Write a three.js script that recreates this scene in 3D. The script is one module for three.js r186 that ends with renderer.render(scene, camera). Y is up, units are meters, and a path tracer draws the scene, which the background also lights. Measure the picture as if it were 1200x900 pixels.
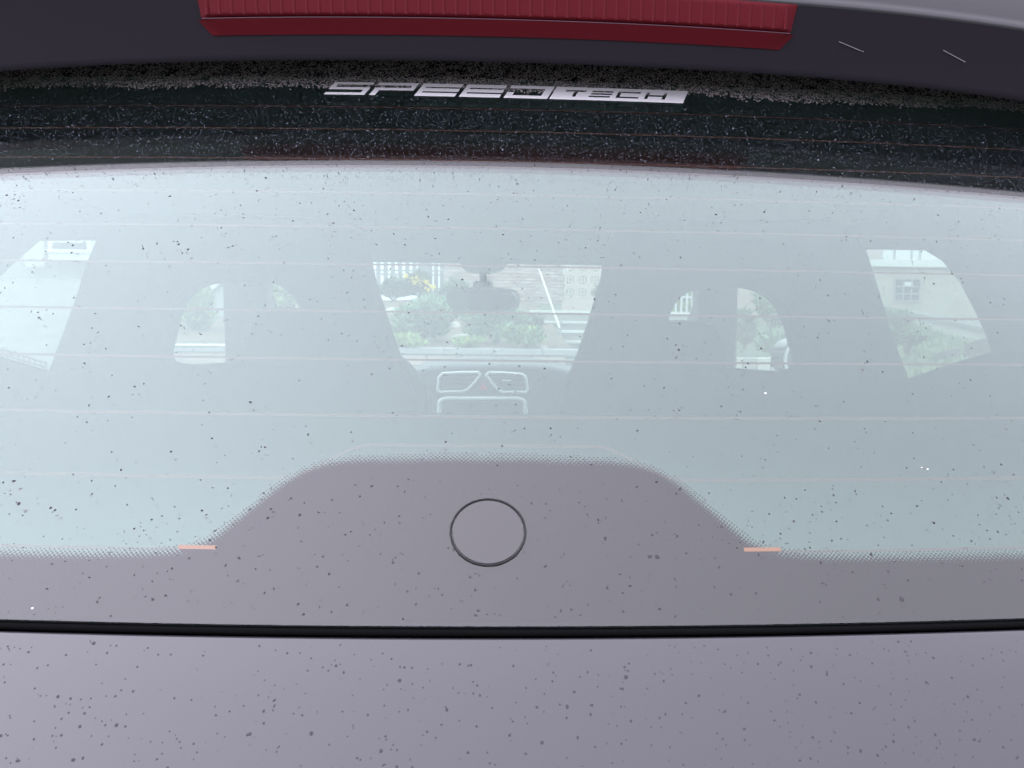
import * as THREE from 'three';
import { mergeGeometries } from 'three/addons/utils/BufferGeometryUtils.js';
import { RoundedBoxGeometry } from 'three/addons/geometries/RoundedBoxGeometry.js';

// ------------------------------------------------------------------ camera, sky, sun, exposure
const scene = new THREE.Scene();
const EYE_H = 1.2;
const camera = new THREE.PerspectiveCamera(48.46, 4 / 3, 0.02, 900);
camera.rotation.order = 'YXZ';
camera.position.set(0, EYE_H, 0);
camera.rotation.set(THREE.MathUtils.degToRad(-5), THREE.MathUtils.degToRad(-1.85), THREE.MathUtils.degToRad(0.75));
camera.updateMatrixWorld(true);
camera.focus = 0.48; camera.userData.fStop = 38;

const renderer = new THREE.WebGLRenderer({ antialias: true });
renderer.toneMapping = THREE.LinearToneMapping;
renderer.toneMappingExposure = 2.2;
renderer.shadowMap.enabled = true;

const SUN = new THREE.Vector3(-0.85, 0.62, 0.25).normalize();       // towards the sun behind the cloud
const SKY_ZENITH = 1.95;
const SKY_TINT = [1.0, 0.96, 1.13];
function overcastSky(w, h) {
  const data = new Float32Array(w * h * 4);
  for (let j = 0; j < h; j++) {
    const el = ((j + 0.5) / h - 0.5) * Math.PI;
    for (let i = 0; i < w; i++) {
      const az = ((i + 0.5) / w - 0.5) * 2 * Math.PI;
      const x = Math.cos(el) * Math.cos(az), y = Math.sin(el), z = Math.cos(el) * Math.sin(az);
      const s = Math.max(y, 0);
      let L = SKY_ZENITH * (1 + 1.1 * s) / 2.1;
      const c = Math.max(0, x * SUN.x + y * SUN.y + z * SUN.z);
      L *= 0.76 + 0.5 * Math.pow(c, 2.2);
      L *= 1 + 0.03 * Math.sin(x * 5 + z * 3.1) * Math.sin(z * 4 - x * 2.3 + y * 3);
      const k = (j * w + i) * 4;
      for (let n = 0; n < 3; n++) data[k + n] = L * SKY_TINT[n];
      data[k + 3] = 1;
    }
  }
  const t = new THREE.DataTexture(data, w, h, THREE.RGBAFormat, THREE.FloatType);
  t.mapping = THREE.EquirectangularReflectionMapping;
  t.magFilter = t.minFilter = THREE.LinearFilter; t.wrapS = THREE.RepeatWrapping; t.needsUpdate = true;
  return t;
}
scene.background = overcastSky(512, 256);
scene.environment = scene.background;
const sun = new THREE.DirectionalLight(new THREE.Color().setRGB(1, 0.97, 0.93), 0.6);
sun.position.copy(SUN).multiplyScalar(40); sun.target.position.set(0, 1, -8);
sun.castShadow = true; sun.shadow.radius = 50;
Object.assign(sun.shadow.camera, { left: -30, right: 30, top: 30, bottom: -30, near: 1, far: 120 });
sun.shadow.mapSize.set(2048, 2048); sun.shadow.camera.updateProjectionMatrix();
scene.add(sun, sun.target);

// ------------------------------------------------------------------ helpers
let seed = 7;
function rnd() { seed = (seed + 0x6D2B79F5) | 0; let t = Math.imul(seed ^ (seed >>> 15), 1 | seed); t = (t + Math.imul(t ^ (t >>> 7), 61 | t)) ^ t; return ((t ^ (t >>> 14)) >>> 0) / 4294967296; }
const rr = (a, b) => a + (b - a) * rnd();
const gauss = () => Math.sqrt(-2 * Math.log(1 - rnd())) * Math.cos(6.2832 * rnd());
const V = (x, h, d) => new THREE.Vector3(x, h, -d);                  // d metres ahead of the eye point
const F = 1000;
function ray(px, py) { return new THREE.Vector3((px - 600) / F, (450 - py) / F, -1).applyQuaternion(camera.quaternion).normalize(); }
function at(px, py, d) { const r = ray(px, py); return camera.position.clone().addScaledVector(r, d / -r.z); }
function onSide(px, py, x) { const r = ray(px, py); return camera.position.clone().addScaledVector(r, x / r.x); }   // on the plane of a car side

const used = new Map();
function numbered(n) { const k = used.get(n) || 0; used.set(n, k + 1); return k ? `${n}_${String(k).padStart(3, '0')}` : n; }
function shade(o) { o.castShadow = o.receiveShadow = true; return o; }
function thing(name, label, category, pos, group) {
  const o = new THREE.Group(); o.name = numbered(name); if (pos) o.position.copy(pos);
  o.userData = { label, category, kind: 'thing' }; if (group) o.userData.group = group;
  scene.add(o); return o;
}
// a part whose geometry is given in world places; the thing's own base is taken off
function part(parent, name, geo, mat, local = false) {
  const m = shade(new THREE.Mesh(geo, mat)); m.name = numbered(name); parent.add(m);
  if (!local) { parent.updateWorldMatrix(true, false); const p = new THREE.Vector3().setFromMatrixPosition(parent.matrixWorld); m.position.sub(p); }
  return m;
}
function structure(name, geo, mat) { const m = shade(new THREE.Mesh(geo, mat)); m.name = numbered(name); m.userData.kind = 'structure'; scene.add(m); return m; }
function std(r, g, b, rough = 0.8, o = {}) { return new THREE.MeshStandardMaterial({ color: new THREE.Color().setRGB(r, g, b), roughness: rough, ...o }); }
function phys(r, g, b, rough, o = {}) { return new THREE.MeshPhysicalMaterial({ color: new THREE.Color().setRGB(r, g, b), roughness: rough, ...o }); }
function pane(r, g, b, ior) { return phys(r, g, b, 0.0, { transmission: 1, thickness: 0, ior, side: THREE.DoubleSide }); }

function tri(posArr, idx, uv) {
  const g = new THREE.BufferGeometry();
  g.setAttribute('position', new THREE.Float32BufferAttribute(posArr, 3));
  g.setAttribute('uv', new THREE.Float32BufferAttribute(uv || new Array(posArr.length / 3 * 2).fill(0), 2));
  if (idx) g.setIndex(idx);
  g.computeVertexNormals(); return g;
}
// a grid of points f(i/n, j/m) -> Vector3; solid thickness is up to the caller
function grid(n, m, f, uvf) {
  const p = [], uv = [], ix = [];
  for (let j = 0; j <= m; j++) for (let i = 0; i <= n; i++) { const q = f(i / n, j / m); p.push(q.x, q.y, q.z); const w = uvf ? uvf(i / n, j / m) : [i / n, j / m]; uv.push(w[0], w[1]); }
  for (let j = 0; j < m; j++) for (let i = 0; i < n; i++) { const a = j * (n + 1) + i, b = a + 1, c = a + n + 1, d = c + 1; ix.push(a, b, d, a, d, c); }
  return tri(p, ix, uv);
}
const box = (w, h, l) => new THREE.BoxGeometry(w, h, l);
function boxAt(w, h, l, p) { const g = box(w, h, l); g.translate(p.x, p.y, p.z); return g; }
function rbox(w, h, l, r, p) { const g = new RoundedBoxGeometry(w, h, l, 2, r); if (p) g.translate(p.x, p.y, p.z); return g; }
function bar(a, b, r, n = 8) { const c = new THREE.LineCurve3(a, b); return new THREE.TubeGeometry(c, 1, r, n, false); }
function tube(pts, r, seg = 60, n = 8, closed = false) { return new THREE.TubeGeometry(new THREE.CatmullRomCurve3(pts, closed, 'centripetal'), seg, r, n, closed); }
function smooth2(pts, seg = 40, closed = true) { return new THREE.CatmullRomCurve3(pts.map(([x, y]) => new THREE.Vector3(x, y, 0)), closed, 'centripetal').getPoints(seg).map((p) => new THREE.Vector2(p.x, p.y)); }
// an upright slab of real thickness cut to an outline that is given by sight lines to depth d
function slab(outline, d, th, { holes = [], bevel = 0.004, curve = true, seg = 80 } = {}) {
  const toXY = (l) => l.map(([x, y]) => { const q = at(x, y, d); return [q.x, q.y]; });
  const mk = (l) => (curve ? smooth2(toXY(l), seg) : toXY(l).map(([x, y]) => new THREE.Vector2(x, y)));
  const s = new THREE.Shape(mk(outline));
  const far = (l) => smooth2(l.map(([x, y]) => { const q = at(x, y, d + th); return [q.x, q.y]; }), seg);
  for (const h of holes) s.holes.push(new THREE.Path(far(h)));
  const g = new THREE.ExtrudeGeometry(s, { depth: th, bevelEnabled: bevel > 0, bevelThickness: bevel, bevelSize: bevel * 0.6, bevelSegments: 3, curveSegments: 8 });
  g.translate(0, 0, -d - th); return g;
}
function hash2(i, j) { let h = Math.imul(i, 374761393) + Math.imul(j, 668265263); h = Math.imul(h ^ (h >>> 13), 1274126177); return ((h ^ (h >>> 16)) >>> 0) / 4294967296; }
function vnoise(x, y) { const i = Math.floor(x), j = Math.floor(y), f = x - i, g = y - j, s = f * f * (3 - 2 * f), t = g * g * (3 - 2 * g); const a = hash2(i, j), b = hash2(i + 1, j), c = hash2(i, j + 1), d = hash2(i + 1, j + 1); return a + (b - a) * s + (c - a) * t + (a - b - c + d) * s * t; }
function fbm(x, y, n = 4) { let a = 0.5, v = 0, k = 0; for (let i = 0; i < n; i++) { v += a * vnoise(x, y); k += a; a *= 0.5; x = x * 2.03 + 13.1; y = y * 2.03 + 7.7; } return v / k; }
function mottle(w, base, spread, fx, fy, sRGB = false) {               // a tiling-free grain of albedo, linear values
  const data = new Uint8Array(w * w * 4);
  for (let j = 0; j < w; j++) for (let i = 0; i < w; i++) { const n = fbm(i * fx / w, j * fy / w, 5) - 0.5 + 0.25 * (hash2(i, j) - 0.5); const k = (j * w + i) * 4; for (let c = 0; c < 3; c++) data[k + c] = 255 * Math.min(1, Math.max(0, base[c] * (1 + spread * 2 * n))); data[k + 3] = 255; }
  const t = new THREE.DataTexture(data, w, w); t.magFilter = THREE.LinearFilter; t.minFilter = THREE.LinearFilter; t.wrapS = t.wrapT = THREE.RepeatWrapping; t.needsUpdate = true; return t;
}
const sstep = (x, a, b) => { const t = Math.min(1, Math.max(0, (x - a) / (b - a))); return t * t * (3 - 2 * t); };

// ------------------------------------------------------------------ materials
const M = {
  outerGlass: pane(0.77, 0.98, 0.91, 1.7), innerGlass: pane(0.51, 0.55, 0.52, 1.72), sideGlass: pane(0.64, 0.67, 0.64, 1.5), doorGlass: pane(0.92, 0.94, 0.92, 1.5), screen: pane(0.95, 0.96, 0.94, 1.5),
  ceramic: phys(0.005, 0.005, 0.006, 0.9, { specularIntensity: 0.1 }), wire: std(0.15, 0.022, 0.014, 0.7), busbar: std(0.27, 0.055, 0.012, 0.6),
  paint: phys(0.014, 0.0148, 0.021, 0.5, { metalness: 0.2, clearcoat: 1, clearcoatRoughness: 0.06 }),
  blackPlastic: phys(0.012, 0.0095, 0.015, 0.6, { specularIntensity: 0.3 }), underside: phys(0.11, 0.09, 0.13, 0.8, { specularIntensity: 0.4 }), rubber: phys(0.004, 0.004, 0.0045, 0.95, { specularIntensity: 0.1 }), plug: phys(0.006, 0.006, 0.007, 0.12, { ior: 1.72 }),
  fabric: std(0.03, 0.03, 0.034, 0.95), trim: std(0.022, 0.022, 0.025, 0.75), lining: std(0.32, 0.32, 0.33, 0.95), dash: std(0.055, 0.06, 0.065, 0.6),
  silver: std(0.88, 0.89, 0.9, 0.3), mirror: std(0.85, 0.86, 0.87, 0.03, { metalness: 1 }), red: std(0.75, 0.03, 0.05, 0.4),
  lens: phys(0.085, 0.004, 0.009, 0.55, { specularIntensity: 0.25 }),
  sticker: std(0.8, 0.79, 0.82, 0.45, { side: THREE.DoubleSide }), speck: phys(0.042, 0.041, 0.046, 0.8, { specularIntensity: 0.4 }), glintSpeck: std(0.85, 0.85, 0.85, 0.5), grain: std(0.32, 0.29, 0.27, 0.9),
  soil: std(1, 1, 1, 0.95, { map: mottle(256, [0.13, 0.1, 0.075], 0.7, 24, 24) }), ground: std(1, 1, 1, 0.95, { map: mottle(256, [0.07, 0.085, 0.055], 0.6, 20, 20) }),
  concrete: std(1, 1, 1, 0.9, { map: mottle(256, [0.16, 0.16, 0.15], 0.5, 14, 14) }), coping: std(0.33, 0.33, 0.34, 0.85), whiteEdge: std(0.52, 0.52, 0.5, 0.7),
  render: std(1, 1, 1, 0.9, { map: mottle(256, [0.43, 0.39, 0.33], 0.2, 10, 10) }), white: std(0.78, 0.79, 0.79, 0.6), darkGlass: phys(0.03, 0.04, 0.045, 0.08, { ior: 1.5 }),
  timber: std(0.075, 0.06, 0.05, 0.85), board: std(0.2, 0.21, 0.22, 0.8), metalRail: std(0.6, 0.61, 0.62, 0.35, { metalness: 0.3 }), steel: std(0.3, 0.31, 0.33, 0.5),
  leaf: new THREE.MeshStandardMaterial({ vertexColors: true, roughness: 0.75, side: THREE.DoubleSide }), stem: std(0.08, 0.06, 0.045, 0.9),
  pinkBlock: std(0.52, 0.42, 0.39, 0.9),
};
const brickM = [[0.38, 0.27, 0.25], [0.42, 0.32, 0.3], [0.33, 0.26, 0.25], [0.46, 0.38, 0.36]].map((c) => std(...c, 0.92));
const stoneM = [[0.34, 0.31, 0.28], [0.42, 0.38, 0.35], [0.27, 0.26, 0.25], [0.46, 0.43, 0.4]].map((c) => std(...c, 0.92));
const mortar = std(0.42, 0.4, 0.38, 0.95);

// ------------------------------------------------------------------ the sloping rear window as a surface (u across, t up the slope, off outwards), metres
const SL = THREE.MathUtils.degToRad(46), SC = Math.cos(SL), SS = Math.sin(SL), RP = 2.2;
function glassPt(u, t, off = 0) {
  const p = V(u, 1.118 + t * SS, 0.31 + t * SC + u * u / (2 * RP));
  if (off) p.addScaledVector(new THREE.Vector3(u * SS / RP, SC, SS).normalize(), off);
  return p;
}
function onGlass(px, py) {
  const r = ray(px, py), g = (k) => { const x = r.x * k, h = r.y * k + EYE_H, d = -r.z * k; return (d - x * x / (2 * RP) - 0.31) * SS - (h - 1.118) * SC; };
  let a = 0.1, b = 1.2; for (let i = 0; i < 50; i++) { const m = (a + b) / 2; if (g(m) < 0) a = m; else b = m; }
  return { u: r.x * a, t: (r.y * a + EYE_H - 1.118) / SS };
}
const T_BASE = -0.0368, T_TOP = 0.4, U_MAX = 0.58;
function glassSheet(off, n = 60, m = 20, t0 = T_BASE, t1 = T_TOP, u0 = -U_MAX, u1 = U_MAX) { return grid(n, m, (a, b) => glassPt(u0 + (u1 - u0) * a, t0 + (t1 - t0) * b, off), (a, b) => [a, b]); }
// flat outlines in (u, t) laid on the glass
function onSheet(shape, off, cs = 8) {
  const g = new THREE.ShapeGeometry(shape, cs), p = g.attributes.position;
  for (let i = 0; i < p.count; i++) { const q = glassPt(p.getX(i), p.getY(i), off); p.setXYZ(i, q.x, q.y, q.z); }
  g.computeVertexNormals(); return g;
}

// ------------------------------------------------------------------ the ground
const groundH = (x, d) => -0.02 + sstep(d, 20.6, 60) * (1.1 + 2.6 * sstep(x, 1.2 + (d - 20) * 0.05, 4.5 + (d - 20) * 0.06)) + 0.9 * sstep(d, 19, 24) * sstep(x, -4, 0) - 0.3 * sstep(d, 60, 200);
{
  const xs = [], ds = [];
  for (let i = -34; i <= 34; i++) xs.push(Math.sign(i) * (Math.abs(i) * 1 + Math.pow(Math.max(0, Math.abs(i) - 20), 3) * 0.16));
  for (let i = 0; i <= 70; i++) ds.push(-30 + i * 1.5 + Math.pow(Math.max(0, i - 50), 3) * 0.05);
  const g = grid(xs.length - 1, ds.length - 1, (a, b) => { const x = xs[Math.round(a * (xs.length - 1))], d = ds[Math.round(b * (ds.length - 1))]; return V(x, groundH(x, d), d); }, (a, b) => [xs[Math.round(a * (xs.length - 1))] / 4, ds[Math.round(b * (ds.length - 1))] / 4]);
  structure('ground', g, M.ground);
  structure('driveway', grid(20, 14, (a, b) => V(-18 + (18 - 0.412 * (7.6 + 14.4 * b)) * a, 0.5 + 1.28 * Math.pow(b, 0.9) + 0.05 * a, 7.6 + 14.4 * b), (a, b) => [a * 4, b * 4]), M.concrete);
}

// ------------------------------------------------------------------ foliage
function leavesGeo(c, rx, ry, rz, n, size, tones, lumps = 7, low = -0.35) {
  const L = []; for (let i = 0; i < lumps; i++) { const a = rnd() * 6.283, r = Math.sqrt(rnd()) * 0.62; L.push([Math.cos(a) * r, rr(low, 0.55), Math.sin(a) * r, rr(0.32, 0.55)]); }
  const p = [], col = [], ix = [];
  for (let i = 0; i < n; i++) {
    const l = L[i % lumps]; let x, y, z, q; do { x = rr(-1, 1); y = rr(-1, 1); z = rr(-1, 1); q = x * x + y * y + z * z; } while (q > 1 || q < 0.1);
    const k = l[3]; const o = new THREE.Vector3(c.x + (l[0] + x * k) * rx, c.y + (l[1] + y * k) * ry, c.z + (l[2] + z * k) * rz);
    const dir = new THREE.Vector3(x + rr(-0.8, 0.8), Math.abs(y) + rr(-0.2, 0.7), z + rr(-0.8, 0.8)).normalize(), side = new THREE.Vector3(rr(-1, 1), rr(-1, 1), rr(-1, 1)).cross(dir).normalize();
    const s = size * rr(0.6, 1.4), b = i * 4, A = o.clone().addScaledVector(side, -s * 0.32), B = o.clone().addScaledVector(side, s * 0.32), C = o.clone().addScaledVector(dir, s), D = o.clone().addScaledVector(dir, -s * 0.35);
    for (const w of [D, A, C, B]) p.push(w.x, w.y, w.z);
    const t = tones[Math.floor(rnd() * tones.length)], v = rr(0.7, 1.3); for (let j = 0; j < 4; j++) col.push(t[0] * v, t[1] * v, t[2] * v);
    ix.push(b, b + 1, b + 2, b, b + 2, b + 3);
  }
  const g = tri(p, ix); g.setAttribute('color', new THREE.Float32BufferAttribute(col, 3)); return g;
}
const GREEN = [[0.07, 0.12, 0.05], [0.09, 0.15, 0.07], [0.06, 0.1, 0.055], [0.12, 0.18, 0.1]], SILVER = [[0.14, 0.25, 0.14], [0.19, 0.31, 0.19], [0.1, 0.19, 0.1]], LIME = [[0.22, 0.32, 0.08], [0.28, 0.38, 0.12], [0.16, 0.26, 0.07]], DARK = [[0.1, 0.15, 0.1], [0.14, 0.2, 0.13]];
function shrub(label, px, py, w, h, d, tones, n, size, name = 'shrub', cat = 'shrub', group) {
  const b = at(px, py, d), k = d / F, o = thing(name, label, cat, b, group);
  const rx = w * k / 2, ry = h * k / 2;
  part(o, 'crown', leavesGeo(new THREE.Vector3(0, ry * 0.95, 0), rx * 1.05, ry * 1.1, Math.max(rx * 0.8, 0.12), n, size, tones), M.leaf, true);
  const st = []; for (let i = 0; i < 5; i++) st.push(bar(new THREE.Vector3(rr(-0.1, 0.1) * rx, -0.05, rr(-0.05, 0.05)), new THREE.Vector3(rr(-0.6, 0.6) * rx, ry * rr(0.8, 1.3), rr(-0.3, 0.3) * rx), 0.012 + 0.01 * ry, 5));
  part(o, 'stem', mergeGeometries(st), M.stem, true);
  return o;
}
function rockGeo(rx, ry, rz) {
  const g = new THREE.IcosahedronGeometry(1, 2), p = g.attributes.position, o = rnd() * 50;
  for (let i = 0; i < p.count; i++) { const x = p.getX(i), y = p.getY(i), z = p.getZ(i), k = 0.72 + 0.55 * fbm(x * 1.3 + o, y * 1.3 + z * 1.7 + o, 3); p.setXYZ(i, x * k * rx, y * k * ry, z * k * rz); }
  g.computeVertexNormals(); return g;
}
function rock(label, px, py, w, h, d, m = 1) { const b = at(px, py, d), k = d / F, o = shade(new THREE.Mesh(rockGeo(w * k / 2, h * k / 1.7, w * k / 2.4), stoneM[m])); o.name = numbered('rock'); o.position.copy(b); o.rotation.z = rr(-0.2, 0.2); o.userData = { label, category: 'rock', kind: 'thing', group: 'rocks in the planted bank' }; scene.add(o); return o; }

// ------------------------------------------------------------------ the garden seen through the windscreen
{
  const D0 = 11, D1 = 20;
  const bankPt = (px, py) => { const a = at(570, 409, D0), b = at(570, 352, D1), s = (b.y - a.y) / (D1 - D0), r = ray(px, py); const k = (a.y - s * D0 - EYE_H) / (r.y - s * -r.z); return -r.z * k; };   // depth of the bank along a sight line
  const yA = at(570, 409, D0).y, yB = at(570, 352, D1).y;
  structure('garden_bank', grid(40, 30, (a, b) => { const x = -5.4 + 6.55 * a, d = D0 + 0.16 + (D1 - D0) * b; return V(x, yA + (yB - yA) * b + 0.1 * (fbm(x * 1.4 + 9, d * 1.4) - 0.5) * Math.min(1, b * 6), d); }, (a, b) => [a * 4, b * 5]), M.soil);

  // low retaining wall with coping stones
  const w = thing('garden_wall', 'low retaining wall of pale blocks with grey coping below the planted bank', 'wall', V(-0.5, 0, D0));
  const x0 = -4.3, x1 = 0.98, top = yA, cop = box(0.62, 0.07, 0.34);
  for (let x = x0; x < x1; x += 0.63) part(w, 'coping_stone', cop.clone().translate(x + 0.31, top - 0.03 + rr(-0.003, 0.003), -D0 - 0.05), M.coping);
  part(w, 'wall_core', boxAt(x1 - x0, top - 0.08, 0.16, V((x0 + x1) / 2, (top - 0.08) / 2, D0 + 0.06)), mortar);
  const blk = new RoundedBoxGeometry(0.43, 0.138, 0.1, 1, 0.012);
  for (let r = 0; r < 4; r++) for (let x = x0 + (r % 2 ? 0.22 : 0); x < x1 - 0.2; x += 0.445) { const m = part(w, 'block', blk, r === 0 ? M.pinkBlock : stoneM[Math.floor(rnd() * 4)]); m.position.add(V(x + 0.22, top - 0.145 - r * 0.15, D0 - 0.045 + rr(-0.006, 0.006))); }

  // steps up to the right of the bank
  const st = thing('garden_steps', 'flight of stone steps with pale nosings right of the planted bank', 'steps', V(1.9, 0, 13));
  const ys = [448, 436, 423, 411, 400, 388, 377, 364.5], xl = [648, 650, 655, 640, 632, 630, 630, 622];
  ys.forEach((y, i) => {
    const d = 12.72 + 0.3 * i, l = at(xl[i], y, d), rgt = 3.6;
    part(st, 'step', boxAt(rgt - l.x, l.y - 0.03, 0.32 + (i === 7 ? 1.2 : 0), V((rgt + l.x) / 2, (l.y - 0.03) / 2, d + 0.17 + (i === 7 ? 0.6 : 0))), std(0.24 + 0.02 * (i % 3), 0.25 + 0.015 * (i % 2), 0.24, 0.9));
    part(st, 'nosing', rbox(rgt - l.x + 0.02, 0.045, 0.2, 0.008, V((rgt + l.x) / 2, l.y - 0.008, d + 0.08)), i % 2 ? M.whiteEdge : std(0.44, 0.44, 0.42, 0.75));
  });
  const hr = thing('handrail', 'thin white sloping handrail on a dark post beside the stone steps', 'handrail', at(656, 432, 12.9));
  part(hr, 'rail', bar(at(656, 385, 12.9), at(632, 316, 16), 0.017), M.metalRail);
  part(hr, 'post', bar(at(656, 440, 12.9), at(656, 384, 12.9), 0.018), M.steel);

  // brick wall and pierced block wall on the top
  const bw = thing('brick_wall', 'weathered brick wall at the top of the garden behind the mirror', 'wall', V(0, 0, D1 + 0.3));
  const bx0 = at(520, 345, D1 + 0.2).x, bx1 = at(660, 345, D1 + 0.2).x, by0 = at(600, 356, D1 + 0.2).y, by1 = at(600, 296, D1 + 0.2).y;
  part(bw, 'mortar_bed', boxAt(bx1 - bx0, by1 - by0, 0.2, V((bx0 + bx1) / 2, (by0 + by1) / 2, D1 + 0.32)), mortar);
  const br = new RoundedBoxGeometry(0.214, 0.064, 0.06, 1, 0.006); let row = 0;
  for (let y = by0 + 0.04; y < by1; y += 0.077, row++) for (let x = bx0 + (row % 2 ? 0.114 : 0.002); x < bx1 - 0.12; x += 0.226) { const m = part(bw, 'brick', br, brickM[Math.floor(rnd() * 4)]); m.position.add(V(x + 0.107, y, D1 + 0.205 + rr(-0.006, 0.006))); }
  const pw = thing('pierced_block_wall', 'pale screen wall of pierced concrete blocks above the steps', 'wall', V(2.4, 0, D1 + 0.2));
  const bs = 0.292, pb = at(661, 347, D1 + 0.2);
  const sq = new THREE.Shape([[-0.144, -0.144], [0.144, -0.144], [0.144, 0.144], [-0.144, 0.144]].map((q) => new THREE.Vector2(...q)));
  for (const [sx, sy] of [[1, 0], [-1, 0], [0, 1], [0, -1]]) { const n = 10, a = []; const c = 0.062; for (let i = 0; i <= n; i++) { const q = i / n * Math.PI; a.push([Math.sin(q) * 0.034, Math.cos(q) * 0.1]); } for (let i = 1; i < n; i++) { const q = Math.PI - i / n * Math.PI; a.push([-Math.sin(q) * 0.034 * 0.2, -Math.cos(q) * -0.1]); }
    const pts = a.map(([u, v]) => (sx ? new THREE.Vector2(sx * (c + u * 0.9) + 0, v) : new THREE.Vector2(v, sy * (c + u * 0.9)))); sq.holes.push(new THREE.Path(pts)); }
  { const q = []; for (let i = 0; i < 16; i++) { const a = i / 16 * 6.2832; q.push(new THREE.Vector2(Math.cos(a) * 0.034, Math.sin(a) * 0.034)); } sq.holes.push(new THREE.Path(q)); }
  const pgeo = new THREE.ExtrudeGeometry(sq, { depth: 0.09, bevelEnabled: false });
  for (let r = 0; r < 5; r++) for (let c = 0; c < 6; c++) { const m = part(pw, 'block', pgeo, M.pinkBlock); m.position.add(V(pb.x + bs * (c + 0.5), pb.y - 0.05 + bs * (r + 0.5), D1 + 0.3)); }
  part(pw, 'plinth', boxAt(6 * bs + 0.1, 0.6, 0.16, V(pb.x + 3 * bs, pb.y - 0.36, D1 + 0.28)), M.pinkBlock);

  // board fence with sky showing between the boards
  const fe = thing('board_fence', 'grey board fence with wide sky gaps at the top left of the garden', 'fence', V(-2, 0, D1 + 0.4));
  const fx0 = at(424, 320, D1 + 0.4).x, fx1 = at(532, 320, D1 + 0.4).x, fb = at(470, 346, D1 + 0.4).y, ft = at(470, 292, D1 + 0.4).y;
  let nb = 0; for (let x = fx0; x < fx1; x += 0.17, nb++) part(fe, 'board', boxAt(nb > 7 && nb !== 10 ? 0.168 : 0.102, ft - fb + rr(-0.05, 0.05), 0.02, V(x + 0.05, (ft + fb) / 2, D1 + 0.4)), M.board);
  for (const y of [317, 321.5, 341]) part(fe, 'fence_rail', boxAt(fx1 - fx0, 0.035, 0.03, V((fx0 + fx1) / 2, at(470, y, D1 + 0.4).y, D1 + 0.43)), M.board);

  // plants
  const P = (label, px, py, w2, h2, tones, n, s, name, cat) => shrub(label, px, py, w2, h2, bankPt(px, Math.min(py, 407)), tones, n, s, name, cat);
  P('large silvery green mound shrub behind the wall left of centre', 494, 398, 92, 52, SILVER, 2600, 0.07);
  P('silvery green mound shrub below the interior mirror', 578, 401, 74, 42, SILVER, 1900, 0.065);
  P('bright lime green low plant at the left end of the wall', 470, 409, 66, 17, LIME, 900, 0.05, 'low_plant', 'plant');
  P('lime green low plant beside the steps behind the coping', 612, 410, 56, 30, [...LIME, ...SILVER], 1500, 0.055, 'low_plant', 'plant');
  P('pale green trailing plant on the coping between the two rocks', 548, 409, 40, 13, LIME, 500, 0.045, 'low_plant', 'plant');
  P('dark green bush in front of the board fence', 462, 350, 70, 26, GREEN, 1600, 0.11, 'bush', 'bush');
  P('dark evergreen bush at the foot of the brick wall', 531, 357, 40, 26, DARK, 1100, 0.12, 'bush', 'bush');
  P('small green plant in front of the pierced block wall', 706, 362, 40, 28, GREEN, 900, 0.1, 'bush', 'bush');
  P('loose grey green plant between the two silvery mounds', 527, 378, 46, 36, [...SILVER, ...DARK], 900, 0.09, 'bush', 'bush');
  P('small dark shrub against the left edge of the steps', 622, 393, 26, 26, DARK, 500, 0.08, 'bush', 'bush');
  const yf = P('bush with bright yellow flowers in front of the board fence', 492, 350, 42, 30, GREEN, 800, 0.1, 'flowering_bush', 'bush');
  const kf = bankPt(492, 350) / F, fl = []; for (let i = 0; i < 46; i++) { const t = rr(0, 1), g = new THREE.IcosahedronGeometry(0.036 * rr(0.7, 1.4), 0); g.translate((-14 + 30 * t + rr(-4, 4)) * kf, (22 - 11 * t * t + rr(-4, 5)) * kf, 9 * kf + rr(0, 0.1)); fl.push(g); }
  const fm = part(yf, 'blossom', mergeGeometries(fl), std(0.78, 0.62, 0.06, 0.7), true); fm.userData.kind = 'stuff';
  const R = (label, px, py, w2, h2, m) => rock(label, px, py, w2, h2, bankPt(px, Math.min(py, 407)), m);
  R('pale rounded rock above the silvery mound at the left', 459, 366, 17, 10, 3);
  R('pale angular rock beside the lime green plant', 466, 389, 19, 12, 3);
  R('long pale rock sloping down between the silvery mounds', 540, 396, 34, 9, 3);
  R('brownish rock above the long pale rock', 532, 383, 18, 10, 1);
  R('small grey rock on the coping end near the steps', 634, 408, 14, 6, 1);
}

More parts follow.
